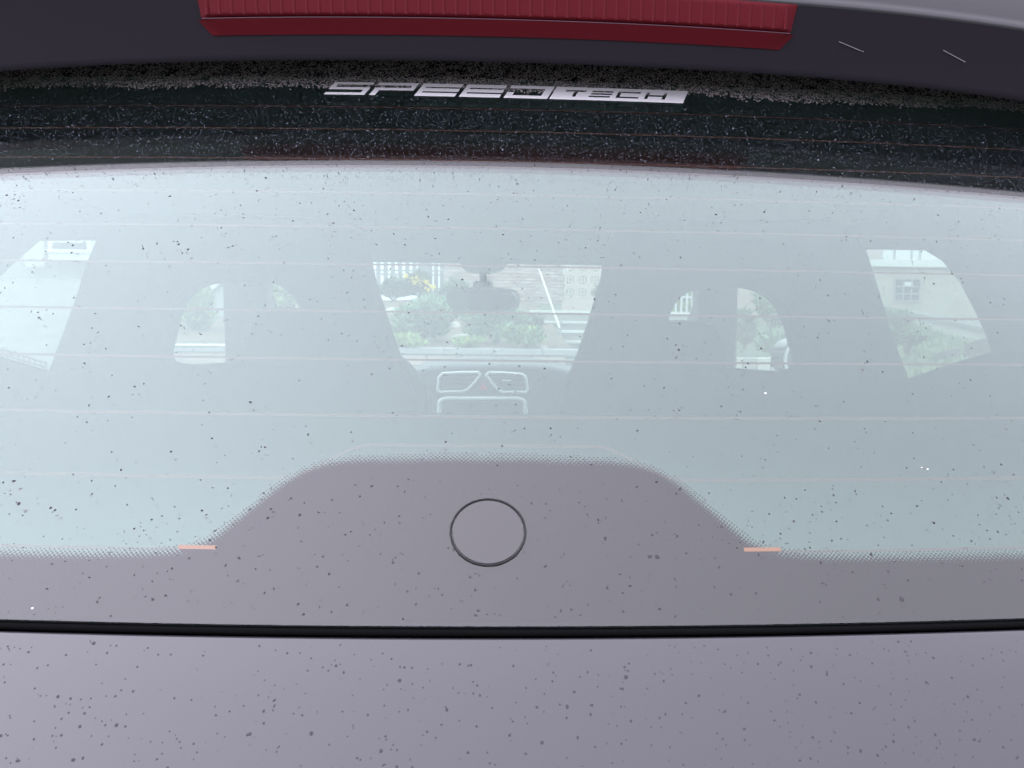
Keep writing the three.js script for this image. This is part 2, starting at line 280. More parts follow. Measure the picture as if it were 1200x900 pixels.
// ------------------------------------------------------------------ to the right: garage, stone wall, lawn, logs, gate, bushes
{
  const D = 25;
  const h = thing('garage', 'cream rendered flat roofed garage with one barred window at the right', 'garage', V(13, 0, D));
  const l = at(985, 312, D), r = at(1300, 312, D), topY = at(1060, 313, D).y;
  part(h, 'wall', boxAt(r.x - l.x, topY, 5, V((l.x + r.x) / 2, topY / 2, D + 2.5)), M.render);
  part(h, 'fascia', boxAt(r.x - l.x + 0.3, 0.2, 5.3, V((l.x + r.x) / 2, topY + 0.1, D + 2.45)), M.white);
  const a = at(1048, 327, D), b = at(1076, 353, D), wn = part(h, 'window', boxAt(b.x - a.x, a.y - b.y, 0.06, V((a.x + b.x) / 2, (a.y + b.y) / 2, D - 0.01)), M.darkGlass);
  for (let i = 0; i < 4; i++) { const m = part(wn, 'window_bar', boxAt(0.03, a.y - b.y, 0.03, V(a.x + (b.x - a.x) * i / 3, (a.y + b.y) / 2, D - 0.06)), M.steel); }
  for (let i = 0; i < 4; i++) part(wn, 'window_bar', boxAt(b.x - a.x, 0.03, 0.03, V((a.x + b.x) / 2, b.y + (a.y - b.y) * i / 3, D - 0.085)), M.steel);
  const pn = at(1064, 333, D); part(wn, 'pane', boxAt(0.24, 0.14, 0.012, V(pn.x, pn.y, D - 0.05)), M.white);
  const rl = thing('roof_railing', 'thin metal railing standing on the flat garage roof', 'railing', V(13, topY + 0.2, D + 0.3));
  for (const [px, w] of [[1034, 0.03], [1048, 0.06], [1068, 0.05], [1078, 0.06], [1110, 0.05], [1140, 0.05]]) { const q = at(px, 300, D + 0.3); part(rl, 'post', boxAt(w, 0.75, w, V(q.x, topY + 0.2 + 0.37, D + 0.3)), M.steel); }
  for (const y of [0.34, 0.62]) part(rl, 'rail', boxAt(r.x - l.x, 0.025, 0.025, V((l.x + r.x) / 2, topY + 0.2 + y, D + 0.345)), M.metalRail);
  const ch = thing('brick_building', 'pinkish brick building just showing beyond the garage roof', 'building', V(13.4, 0, 31));
  const ca = at(990, 302, 31), cb = at(1033, 302, 31);
  part(ch, 'wall', boxAt(cb.x - ca.x, 5.2, 2, V((ca.x + cb.x) / 2, 2.6, 32)), brickM[3]);
  part(ch, 'roof', boxAt(cb.x - ca.x + 0.2, 0.15, 2.3, V((ca.x + cb.x) / 2, 5.28, 32)), M.steel);

  const A = at(1020, 357, 24), B = at(1210, 399, 14.5), dir = B.clone().sub(A), len = Math.hypot(dir.x, dir.z), ang = Math.atan2(-dir.z, dir.x);
  const sw = thing('stone_wall', 'rough stone wall with a pale sloping coping below the garage', 'wall', A.clone());
  const face = (s, y, off = 0) => A.clone().addScaledVector(dir, s).add(new THREE.Vector3(Math.sin(ang) * -off, y, -Math.cos(ang) * -off));
  const turned = (g, p) => { g.rotateY(ang); g.translate(p.x, p.y, p.z); return g; };
  const slope = Math.atan2(dir.y, len);
  { const g = box(Math.hypot(len, dir.y), 0.09, 0.36); g.rotateZ(slope); part(sw, 'coping', turned(g, face(0.5, 0.03)), M.concrete); }
  { const s = new THREE.Shape([[0, -1.6], [len, -1.6], [len, dir.y - 0.02], [0, -0.02]].map((q) => new THREE.Vector2(...q))); const g = new THREE.ExtrudeGeometry(s, { depth: 0.18, bevelEnabled: false }); g.translate(0, 0, -0.09); part(sw, 'wall_core', turned(g, A), mortar); }
  for (let rw = 0; rw < 5; rw++) for (let s = 0.01 + 0.02 * (rw % 2); s < 0.98;) { const wd = rr(0.26, 0.5), g = new RoundedBoxGeometry(wd - 0.03, 0.165, 0.12, 1, 0.03); s += wd / len / 2; part(sw, 'stone', turned(g, face(s, -0.11 - rw * 0.185 + rr(-0.01, 0.01), 0.1)), stoneM[Math.floor(rnd() * 4)]); s += wd / len / 2; }

  const lawn = grid(24, 24, (a2, b2) => { const far = A.clone().addScaledVector(dir, -0.5 + 1.7 * a2).add(new THREE.Vector3(0, -0.12 - 0.75 * sstep(a2, 0.3, 0.8), 0.02)), near = V(3.9 + 7.2 * a2, 0.36, 9.6 + 0.3 * a2); const q = near.lerp(far, b2); q.y += 0.12 * (fbm(q.x * 1.3, q.z * 1.3) - 0.5); return q; }, (a2, b2) => [a2 * 4, b2 * 5]);
  const lm = std(1, 1, 1, 0.95, { map: mottle(256, [0.13, 0.17, 0.085], 0.6, 30, 30) });
  structure('lawn', lawn, lm);
  const tufts = []; // uneven grass over the lawn
  const gp = lawn.attributes.position, gi = lawn.index; for (let i = 0; i < 5200; i++) { const t = Math.floor(rnd() * gi.count / 3) * 3; let a2 = rnd(), b2 = rnd(); if (a2 + b2 > 1) { a2 = 1 - a2; b2 = 1 - b2; } const v = [0, 1, 2].map((k) => new THREE.Vector3().fromBufferAttribute(gp, gi.getX(t + k))); const q = v[0].clone().addScaledVector(v[1].clone().sub(v[0]), a2).addScaledVector(v[2].clone().sub(v[0]), b2); tufts.push(q); }
  { const p = [], c = []; for (const q of tufts) { const hh = rr(0.06, 0.2), a3 = rnd() * 6.28, wv = rr(0.012, 0.03), lean = rr(-0.08, 0.08), v = rr(0.7, 1.25); p.push(q.x - Math.cos(a3) * wv, q.y, q.z - Math.sin(a3) * wv, q.x + Math.cos(a3) * wv, q.y, q.z + Math.sin(a3) * wv, q.x + lean, q.y + hh, q.z + lean); for (let k = 0; k < 3; k++) c.push(0.14 * v, 0.19 * v, 0.08 * v); }
    const g = tri(p); g.setAttribute('color', new THREE.Float32BufferAttribute(c, 3)); const m = shade(new THREE.Mesh(g, M.leaf)); m.name = 'grass'; m.userData = { kind: 'stuff', label: 'uneven green grass on the bank below the stone wall', category: 'grass' }; scene.add(m); }
  const kerb = thing('kerb', 'pale kerb along the foot of the grass bank at the right', 'kerb', V(6, 0.2, 9.4));
  for (let i = 0; i < 7; i++) part(kerb, 'kerb_stone', rbox(0.98, 0.5, 0.16, 0.02, V(4 + i * 1, 0.2, 9.45)), M.concrete);

  const lp = thing('log_edging', 'short row of upright dark logs edging the grass bank', 'edging', at(1148, 418, 12));
  for (let i = 0; i < 10; i++) { const q = at(1130 + i * 3.6, 419 - i * 0.9, 12), g = new THREE.CylinderGeometry(0.02, 0.022, 0.2 + rr(-0.02, 0.02), 7); g.translate(q.x, q.y + 0.1, q.z); part(lp, 'log', g, M.timber); }
  const sl = thing('timber_slats', 'low stack of dark timber slats lying on the grass bank', 'timber', at(1106, 421, 11.6));
  for (let i = 0; i < 4; i++) { const q = at(1092 + i * 3, 422 - i * 2.6, 11.6 + i * 0.1), q2 = at(1122 + i * 1, 416 - i * 2.4, 11.9 + i * 0.1); part(sl, 'slat', bar(q, q2, 0.016, 6), M.timber); }
  shrub('pale green bush at the left end of the stone wall', 1052, 385, 46, 26, 15, [...SILVER, ...GREEN], 1300, 0.09, 'bush', 'bush');
  shrub('low bluish green plants at the foot of the grass bank', 1062, 410, 44, 26, 12, [...SILVER, ...GREEN], 1100, 0.07, 'low_plant', 'plant');
  shrub('pale silvery bush in the right seat opening beside the low wall', 905, 419, 50, 36, 12.5, SILVER, 1500, 0.075);
  shrub('tall green bush in the right seat opening', 905, 388, 44, 56, 17, [...GREEN, ...SILVER], 1500, 0.11, 'bush', 'bush');
  shrub('grey green bush at the left side of the right seat opening', 872, 405, 34, 40, 15, [...GREEN, ...DARK], 1000, 0.1, 'bush', 'bush');
  const lw = thing('low_wall', 'low pale stone wall at the foot of the bushes in the right seat opening', 'wall', at(890, 418, 11.5));
  for (let i = 0; i < 7; i++) { const q = at(845 + i * 16, 419, 11.5); part(lw, 'stone', rbox(0.178, q.y, 0.2, 0.015, V(q.x, q.y / 2, 11.5 + rr(-0.01, 0.01))), stoneM[i % 4]); }
  const ho = thing('brick_house', 'reddish brick house behind the bushes in the right seat opening', 'house', V(7.5, 0, 26));
  const ha = at(845, 350, 26), hb = at(893, 350, 26);
  part(ho, 'wall', boxAt(hb.x - ha.x, 2.6, 4, V((ha.x + hb.x) / 2, 1.3, 28)), brickM[1]);
  { const s = new THREE.Shape([[-2.6, 0], [2.6, 0], [0, 1.7]].map((q) => new THREE.Vector2(...q))); const g = new THREE.ExtrudeGeometry(s, { depth: (hb.x - ha.x) + 0.4, bevelEnabled: false }); g.rotateY(Math.PI / 2); g.translate(ha.x - 0.2, 2.6, -28); part(ho, 'roof', g, std(0.3, 0.12, 0.09, 0.9)); }
  const gt = thing('garden_gate', 'pale metal bar gate beyond the passenger seat', 'gate', at(796, 382, 17));
  for (let i = 0; i < 8; i++) { const q = at(772 + i * 6.4, 386, 17); part(gt, 'gate_bar', boxAt(0.035, 1.0, 0.03, V(q.x, q.y + 0.5, 17)), M.metalRail); }
  for (const y of [348, 372, 384]) { const q = at(796, y, 17); part(gt, 'gate_rail', boxAt(0.9, 0.04, 0.04, V(q.x, q.y, 17.04)), M.metalRail); }
  shrub('bright green bush beyond the pale bar gate', 808, 384, 60, 52, 20, LIME, 1400, 0.12, 'bush', 'bush');
}

// ------------------------------------------------------------------ to the left: white house with porch, rail fence, hedges
{
  const D = 22.6, h = thing('white_house', 'white house with a glazed porch beyond the pale driveway', 'house', V(-11, 0, D));
  const l = at(-140, 300, D), r = at(150, 300, D), base = at(60, 302, D).y;
  part(h, 'wall', boxAt(r.x - l.x, 4.4, 4, V((l.x + r.x) / 2, 2.2, D + 2.2)), std(0.33, 0.32, 0.3, 0.85));
  part(h, 'roof', boxAt(r.x - l.x + 0.6, 0.25, 4.6, V((l.x + r.x) / 2, 4.52, D + 2.2)), M.steel);
  const a = at(62, 279, D), b = at(112, 301, D), po = part(h, 'porch', boxAt(b.x - a.x, a.y - b.y + 0.6, 0.5, V((a.x + b.x) / 2, (a.y + b.y) / 2 + 0.2, D)), M.white);
  part(po, 'window', boxAt((b.x - a.x) * 0.8, 0.17, 0.02, V((a.x + b.x) / 2, at(88, 289, D).y, D - 0.26)), M.darkGlass);
  part(po, 'sill', boxAt(b.x - a.x + 0.1, 0.07, 0.1, V((a.x + b.x) / 2, at(88, 295, D).y, D - 0.28)), M.white);
  part(h, 'side_door', boxAt(0.5, 0.9, 0.05, at(40, 292, D)), std(0.55, 0.5, 0.4, 0.7));
  const f = thing('rail_fence', 'low brown fence of rails and pickets beside the pale driveway', 'fence', at(20, 420, 7.5));
  const pt = (s, y) => at(-50 + 104 * s, 393 + 32 * s + y, 8 - 0.9 * s);
  for (const y of [0, 5.5, 11]) part(f, 'fence_rail', bar(pt(0, y), pt(1, y), 0.012, 6), M.timber);
  for (let i = 0; i <= 16; i++) part(f, 'picket', bar(pt(i / 16, -1), pt(i / 16, 14), 0.008, 6), M.timber);
  // seen through the left seat
  shrub('pale green hedge seen through the left seat opening', 232, 402, 84, 74, 13, [...LIME, ...SILVER], 3000, 0.1, 'hedge', 'hedge');
  shrub('bright green bush seen through the inner part of the left seat opening', 338, 372, 70, 44, 15, [[0.34, 0.44, 0.2], [0.42, 0.5, 0.28], [0.26, 0.36, 0.16]], 1600, 0.1, 'bush', 'bush');
  const g = thing('shed', 'grey gabled shed behind the pale green hedge', 'shed', at(262, 400, 15));
  { const q = at(262, 398, 15.2), s = new THREE.Shape([[-0.5, -0.6], [0.5, -0.6], [0.5, 0.5], [0, 1.0], [-0.5, 0.5]].map((w) => new THREE.Vector2(...w))); const e = new THREE.ExtrudeGeometry(s, { depth: 1.2, bevelEnabled: false }); e.translate(q.x, q.y, q.z - 1.2); part(g, 'wall', e, std(0.36, 0.38, 0.4, 0.8)); const rf = mergeGeometries([bar(new THREE.Vector3(q.x - 0.56, q.y + 0.46, q.z + 0.03), new THREE.Vector3(q.x, q.y + 1.02, q.z + 0.03), 0.03, 6), bar(new THREE.Vector3(q.x + 0.56, q.y + 0.46, q.z + 0.03), new THREE.Vector3(q.x, q.y + 1.02, q.z + 0.03), 0.03, 6)]); part(g, 'barge_board', rf, M.steel); }
  const lw = thing('low_wall', 'low whitish block wall below the pale green hedge', 'wall', at(235, 412, 11));
  for (let i = 0; i < 8; i++) { const q = at(180 + i * 14, 403.5, 11); part(lw, 'coping_stone', boxAt(0.15, 0.03, 0.24, V(q.x, q.y - 0.015, 11)), M.white); part(lw, 'block', boxAt(0.148, q.y - 0.032, 0.18, V(q.x, (q.y - 0.032) / 2, 11)), i % 2 ? M.pinkBlock : stoneM[3]); }
}

// ------------------------------------------------------------------ the car
const car = thing('hatchback_car', 'dark grey hatchback seen close through its rain speckled rear window', 'car', V(0, 0, 1.6));
const CP = (name, geo, mat, parent = car) => part(parent, name, geo, mat);

// rear window: outer face, printed band, heating wires, inner face
const rearWindow = CP('rear_window', glassSheet(0), M.outerGlass);
CP('inner_face', glassSheet(-0.0028), M.innerGlass, rearWindow);
{
  const half = [[570, 544], [520, 543], [470, 545], [430, 545.5], [395, 549], [370, 556], [350, 566], [315, 592], [277, 622], [257, 637], [238, 646], [212, 653], [175, 656.5], [100, 657.5], [0, 656], [-120, 654], [-420, 652]];
  const L = half.map(([x, y]) => onGlass(x, y)); const uc = L[0].u; const pts = [];
  for (let i = L.length - 1; i > 0; i--) pts.push([L[i].u - uc, L[i].t]);
  pts.push([0, L[0].t]); for (let i = 1; i < L.length; i++) pts.push([-(L[i].u - uc), L[i].t]);
  const edge = smooth2(pts, 420, false);
  // solid print
  CP('ceramic_band', grid(edge.length - 1, 10, (a, b) => { const e = edge[Math.round(a * (edge.length - 1))]; return glassPt(e.x, T_BASE + (e.y - T_BASE) * b, -0.0015); }), M.ceramic, rearWindow);
  CP('ceramic_top_band', glassSheet(-0.0015, 60, 6, 0.305, T_TOP), M.ceramic, rearWindow);
  // fading dots on a fixed lattice along the print's edge
  const P = 0.00175, dots = [];
  const nearest = (u, t) => { let best = 1e9, sgn = 1; for (let i = 0; i < edge.length - 1; i++) { const a = edge[i], b = edge[i + 1]; if (Math.abs(a.x - u) > 0.03) continue; const ex = b.x - a.x, ey = b.y - a.y, k = Math.min(1, Math.max(0, ((u - a.x) * ex + (t - a.y) * ey) / (ex * ex + ey * ey))); const qx = a.x + ex * k - u, qy = a.y + ey * k - t, q = qx * qx + qy * qy; if (q < best) { best = q; sgn = ex * (t - a.y) - ey * (u - a.x); } } return Math.sqrt(best) * Math.sign(sgn); };
  for (let j = 0; j < 80; j++) for (let i = -230; i <= 230; i++) {
    const u = (i + (j % 2) * 0.5) * P, t = -0.022 + j * P * 0.5; const q = nearest(u, t);
    if (q < -0.0006 || q > 0.006) continue;
    const r = P * 0.5 * (1 - 0.66 * sstep(q, -0.0006, 0.0062)); dots.push([u, t, r]);
  }
  const pos = [], ix = []; const N = 8;
  for (const [u, t, r] of dots) { const b = pos.length / 3, c = glassPt(u, t, -0.0014); pos.push(c.x, c.y, c.z); for (let k = 0; k < N; k++) { const q = glassPt(u + Math.cos(k / N * 6.2832) * r, t + Math.sin(k / N * 6.2832) * r, -0.0014); pos.push(q.x, q.y, q.z); ix.push(b, b + 1 + k, b + 1 + (k + 1) % N); } }
  CP('ceramic_dots', tri(pos, ix), M.ceramic, rearWindow).userData.kind = 'stuff';
  // heating wires
  const ribbon = (line, w, off) => { const n = line.length - 1; return grid(n, 1, (a, b) => { const i = Math.round(a * n), p = line[i], q = line[Math.min(n, i + 1)], o = line[Math.max(0, i - 1)], dx = q[0] - o[0], dy = q[1] - o[1], l = Math.hypot(dx, dy); return glassPt(p[0] - dy / l * w * (b - 0.5), p[1] + dx / l * w * (b - 0.5), off); }); };
  const span = (u0, u1, f, n = 80) => { const a = []; for (let i = 0; i <= n; i++) { const u = u0 + (u1 - u0) * i / n; a.push([u, f(u)]); } return a; };
  for (const y of [122, 148, 183, 222, 262, 306, 361, 417, 483]) { const t = onGlass(572, y).t; CP('heating_wire', ribbon(span(-0.52, 0.52, () => t), 0.0013, -0.0032), M.wire, rearWindow); }
  const tf = onGlass(120, 551).t, tc = onGlass(572, 517).t, ub = (px, py) => Math.abs(onGlass(px, py).u - uc);
  const ua = ub(334, 550), uz = ub(412, 525);
  CP('heating_wire', ribbon(span(-0.52, 0.52, (u) => tc + (tf - tc) * sstep(Math.abs(u), uz - 0.008, ua), 200), 0.0014, -0.0032), M.wire, rearWindow);
  const tl = onGlass(120, 637).t, ue = ub(250, 637);
  for (const s of [-1, 1]) { CP('heating_wire', ribbon(span(s * ue, s * 0.52, () => tl), 0.0013, -0.0032), M.wire, rearWindow); CP('heating_wire_end', ribbon(span(s * (ue - 0.002), s * (ue + 0.012), () => tl, 6), 0.0016, -0.0013), M.busbar, rearWindow); }

  // blank plug in the wiper hole
  const c = onGlass(572, 623), R = 0.0138, plug = CP('wiper_hole_plug', (() => { const g = new THREE.CylinderGeometry(R - 0.0007, R - 0.0004, 0.0012, 72, 1); g.rotateX(SL); const q = glassPt(c.u, c.t, -0.0003); g.translate(q.x, q.y, q.z); return g; })(), M.plug);
  CP('gap_ring', (() => { const g = new THREE.TorusGeometry(R, 0.00042, 10, 96); g.rotateX(-Math.PI / 2 + SL); g.scale(1, 1, 1); const q = glassPt(c.u, c.t, 0.0002); g.translate(q.x, q.y, q.z); return g; })(), std(0.012, 0.012, 0.014, 0.9), plug);
}

// lettering sticker on the glass
{
  const P0 = onGlass(379.5, 111.5), P1 = onGlass(800, 122), P2 = onGlass(393, 97), W = 421, H = 15;
  const ex = [(P1.u - P0.u) / W, (P1.t - P0.t) / W], ey = [(P2.u - P0.u) / H, (P2.t - P0.t) / H];
  const map = (q) => new THREE.Vector2(P0.u + q[0] * ex[0] + q[1] * ey[0], P0.t + q[0] * ex[1] + q[1] * ey[1]);
  const sticker = new THREE.Group(); sticker.name = numbered('lettering_sticker'); car.add(sticker); sticker.userData.label = 'silver slanted letters and a silver block on the upper glass';
  const glyph = (polys, x0) => mergeGeometries(polys.map((pl) => onSheet(new THREE.Shape(pl.map(([x, y]) => map([x0 + x, y]))), 0.0006)));
  const S = [[[0, 9], [0, 15], [47, 15], [47, 12.2], [6, 12.2], [6, 9]], [[0, 6.2], [0, 9], [47, 9], [47, 6.2]], [[41, 2.8], [41, 6.2], [47, 6.2], [47, 0], [0, 0], [0, 2.8]]];
  const Pl = [[[0, 12], [0, 15], [47, 15], [47, 12]], [[41, 9], [41, 12], [47, 12], [47, 9]], [[0, 6], [0, 9], [47, 9], [47, 6]], [[0, 0], [0, 6], [7, 6], [7, 0]]];
  const E = [[[0, 0], [0, 4], [47, 4], [47, 0]], [[0, 5.6], [0, 9.4], [47, 9.4], [47, 5.6]], [[0, 11], [0, 15], [47, 15], [47, 11]], [[0, 4], [0, 5.6], [6, 5.6], [6, 4]], [[0, 9.4], [0, 11], [6, 11], [6, 9.4]]];
  const Dl = [[[0, 0], [0, 3.4], [51, 3.4], [51, 0]], [[0, 11.6], [0, 15], [51, 15], [51, 11.6]], [[0, 3.4], [0, 7], [8, 7], [8, 3.4]], [[42, 3.4], [42, 11.6], [51, 11.6], [51, 3.4]]];
  [[S, 0], [Pl, 52.5], [E, 105], [E, 157], [Dl, 209]].forEach(([g, x]) => part(sticker, 'letter', glyph(g, x), M.sticker));
  const stroke = (x, y, w, h) => [[x, y], [x + w, y], [x + w, y + h], [x, y + h]];
  const panel = new THREE.Shape(); const PX = 262.5, outer = []; for (let i = 0; i <= 16; i++) outer.push([PX + 158.5 * i / 16, 0]); for (let i = 16; i >= 0; i--) outer.push([PX + 158.5 * i / 16, 15]);
  panel.setFromPoints(outer.map(map));
  const hole = (pl) => panel.holes.push(new THREE.Path(pl.map(([x, y]) => map([PX + x, y]))));
  hole([[14, 9.4], [14, 11.4], [38, 11.4], [38, 9.4], [28.4, 9.4], [28.4, 3.6], [24.4, 3.6], [24.4, 9.4]]);
  for (const y of [3.6, 6.7, 9.6]) hole(stroke(44 + (y < 5 ? 0 : 1), y, 25, 1.8));
  hole([[76, 3.6], [76, 11.4], [103, 11.4], [103, 9.6], [80, 9.6], [80, 5.4], [103, 5.4], [103, 3.6]]);
  hole([[110, 3.6], [110, 11.4], [114, 11.4], [114, 8.5], [131, 8.5], [131, 11.4], [135, 11.4], [135, 3.6], [131, 3.6], [131, 6.6], [114, 6.6], [114, 3.6]]);
  part(sticker, 'letter_panel', onSheet(panel, 0.0006), M.sticker);
}

// dust grains that the rain does not reach under the spoiler, and dried drop marks with an added pale veil below them: every grain a flake of its own
{
  const flake = new THREE.ConeGeometry(1, 0.5, 6, 1, true), o = new THREE.Object3D() , Y = new THREE.Vector3(0, 1, 0);
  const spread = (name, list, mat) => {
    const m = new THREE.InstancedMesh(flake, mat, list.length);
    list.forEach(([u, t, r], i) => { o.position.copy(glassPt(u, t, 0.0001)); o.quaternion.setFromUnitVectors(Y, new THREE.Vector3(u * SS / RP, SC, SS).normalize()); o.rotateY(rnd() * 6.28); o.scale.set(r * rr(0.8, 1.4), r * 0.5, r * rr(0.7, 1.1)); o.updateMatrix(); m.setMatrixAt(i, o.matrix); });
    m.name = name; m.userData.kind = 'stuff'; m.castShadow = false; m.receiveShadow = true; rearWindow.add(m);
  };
  const edge = (u) => 0.2925 + 0.009 * (fbm(u * 42 + 3, 1.7, 4) - 0.5), dust = [], marks = [];
  while (dust.length < 80000) { const u = rr(-0.4, 0.4), t = rr(0.286, 0.352), q = t - edge(u); if (q + 0.0024 * gauss() * 0.6 < 0 || fbm(u * 150, t * 190, 3) < rr(0.05, 0.5)) continue; dust.push([u, t, rr(0.0002, 0.00046)]); }
  for (let i = 0; i < 900; i++) { const u = rr(-0.4, 0.4), t = edge(u) + 0.0016 * gauss(); dust.push([u, t, rr(0.0003, 0.0007)]); }
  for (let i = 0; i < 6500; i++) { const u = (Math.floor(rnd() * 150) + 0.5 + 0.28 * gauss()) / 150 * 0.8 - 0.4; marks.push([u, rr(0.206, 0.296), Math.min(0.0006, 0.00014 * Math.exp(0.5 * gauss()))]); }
  for (let i = 0; i < 24000; i++) marks.push([rr(-0.4, 0.4), rr(0.206, 0.296), rr(0.0001, 0.0002)]);  // fine flakes added to lift the dark band, a haze painted in grains
  spread('dust_grains', dust, std(0.42, 0.37, 0.38, 0.95));
  spread('drop_marks_and_veil', marks, std(0.11, 0.125, 0.16, 0.9));
}

const profile = [[-0.0402, -0.0085], [-0.04, -0.003], [-0.0406, -0.0012], [-0.042, -0.0001], [-0.06, 0.0004], [-0.09, -0.0005], [-0.12, -0.003], [-0.15, -0.009]];
// tailgate below the glass, seal in the gap
{
  const bottom = [[0.17, 0.93], [0.155, 0.84], [0.155, 0.72], [0.17, 0.6], [0.2, 0.42]];   // d, height of the lower tailgate
  const n = profile.length + bottom.length - 1;
  CP('tailgate', grid(80, n, (a, b) => { const u = -0.72 + 1.44 * a, i = Math.round(b * n); if (i < profile.length) { const [t, o] = profile[i]; return glassPt(u, t, o); } const [d, hh] = bottom[i - profile.length]; return V(u, hh, d + u * u / (2 * RP)); }), M.paint);
  CP('window_seal', grid(60, 4, (a, b) => glassPt(-0.6 + 1.2 * a, -0.03 - 0.02 * b, -0.0062 - 0.003 * Math.sin(b * 3.14))), M.rubber);
  CP('rubber_lip', tube(Array.from({ length: 25 }, (_, i) => glassPt(-0.58 + 1.16 * i / 24, T_BASE - 0.0008, -0.0032)), 0.0014, 60, 8), M.rubber);
}

// roof spoiler with the long red brake light in its rear face
{
  const droop = (u) => -0.085 * u * u - 0.35 * u * u * u * u, back = (u) => u * u / (2 * 3.8);
  const sec = [[0.62, 1.437], [0.55, 1.429], [0.5, 1.416], [0.4865, 1.409], [0.4792, 1.402], [0.4772, 1.393], [0.4786, 1.378], [0.4781, 1.3756], [0.4776, 1.3735], [0.4784, 1.372], [0.4815, 1.3625], [0.4848, 1.3515], [0.488, 1.3405], [0.4886, 1.3382], [0.4898, 1.3372], [0.494, 1.3385], [0.52, 1.3545], [0.565, 1.382], [0.6, 1.41]];
  const surf = (i, u, out = 0) => { const [d, h] = sec[i]; return V(u, h + droop(u), d + back(u) - out); };
  const strip = (a, b) => grid(72, b - a, (x, y) => surf(a + Math.round(y * (b - a)), -0.62 + 1.24 * x));
  const sp = CP('roof_spoiler', strip(0, 9), M.paint);
  CP('spoiler_face', strip(9, 14), M.blackPlastic, sp);
  CP('spoiler_underside', strip(14, 18), M.underside, sp);
  // brake light: ribbed bright lens above, dark chin below
  const faceD = (h) => { const a = sec[9], b = sec[12], k = (h - b[1]) / (a[1] - b[1]); return b[0] + (a[0] - b[0]) * k; };
  const lampPt = (u, h, out) => V(u, h + droop(u), faceD(h) + back(u) - out);
  const faceAt = (px, py) => { let d = 0.48, p; for (let i = 0; i < 12; i++) { p = at(px, py, d); d = faceD(p.y - droop(p.x)) + back(p.x); } return p; };
  const uL = faceAt(229, 10).x, uR = faceAt(936, 10).x, h0 = faceAt(576, 43).y, h1 = faceAt(576, 24).y, h2 = 1.3722;
  const body = (u0, u1, ha, hb, out, inset, low = out, round = 5) => grid(96, 12, (a, b) => { const s = Math.sin(Math.min(1, Math.min(a, 1 - a) * 40) * 1.5708), e = round ? Math.sin(Math.min(1, Math.min(b, 1 - b) * round) * 1.5708) : 1, k = inset * (1 - b); return lampPt(u0 + k + (u1 - u0 - 2 * k) * a, ha + (hb - ha) * b, 0.0004 + (low + (out - low) * b - 0.0004) * s * e); });
  const bl = CP('brake_light', body(uL + 0.001, uR - 0.001, h1 - 0.0002, h2, 0.001, 0.002, 0.0034, 9), M.lens);
  CP('lens_chin', body(uL + 0.001, uR - 0.001, h0, h1 - 0.0004, 0.0033, 0.007, 0.0004, 0), M.lens, bl);
  CP('lens_seam', tube(Array.from({ length: 31 }, (_, i) => lampPt(uL + 0.004 + (uR - uL - 0.008) * i / 30, h1 - 0.0003, 0.0031)), 0.00026, 90, 6), std(0.07, 0.03, 0.05, 0.6), bl);
  for (let i = 0; i < 48; i++) { const u = uL + 0.007 + (uR - uL - 0.014) * i / 47; CP('lens_rib', tube([lampPt(u, h1 + 0.0016, 0.0024), lampPt(u, h2 - 0.0014, 0.0004)], 0.00115, 3, 8), M.lens, bl); }
  for (const [x0, y0, x1, y1] of [[983, 49, 1009, 60], [1105, 59, 1131, 73], [1010, 60, 1012, 61]]) { const a = faceAt(x0, y0), b = faceAt(x1, y1); const q = (p) => lampPt(p.x, p.y - droop(p.x), 0.0002); CP('scratch', tube([q(a), q(a.clone().lerp(b, 0.5)), q(b)], 0.00022, 8, 5), std(0.2, 0.18, 0.2, 0.6), sp); }
}

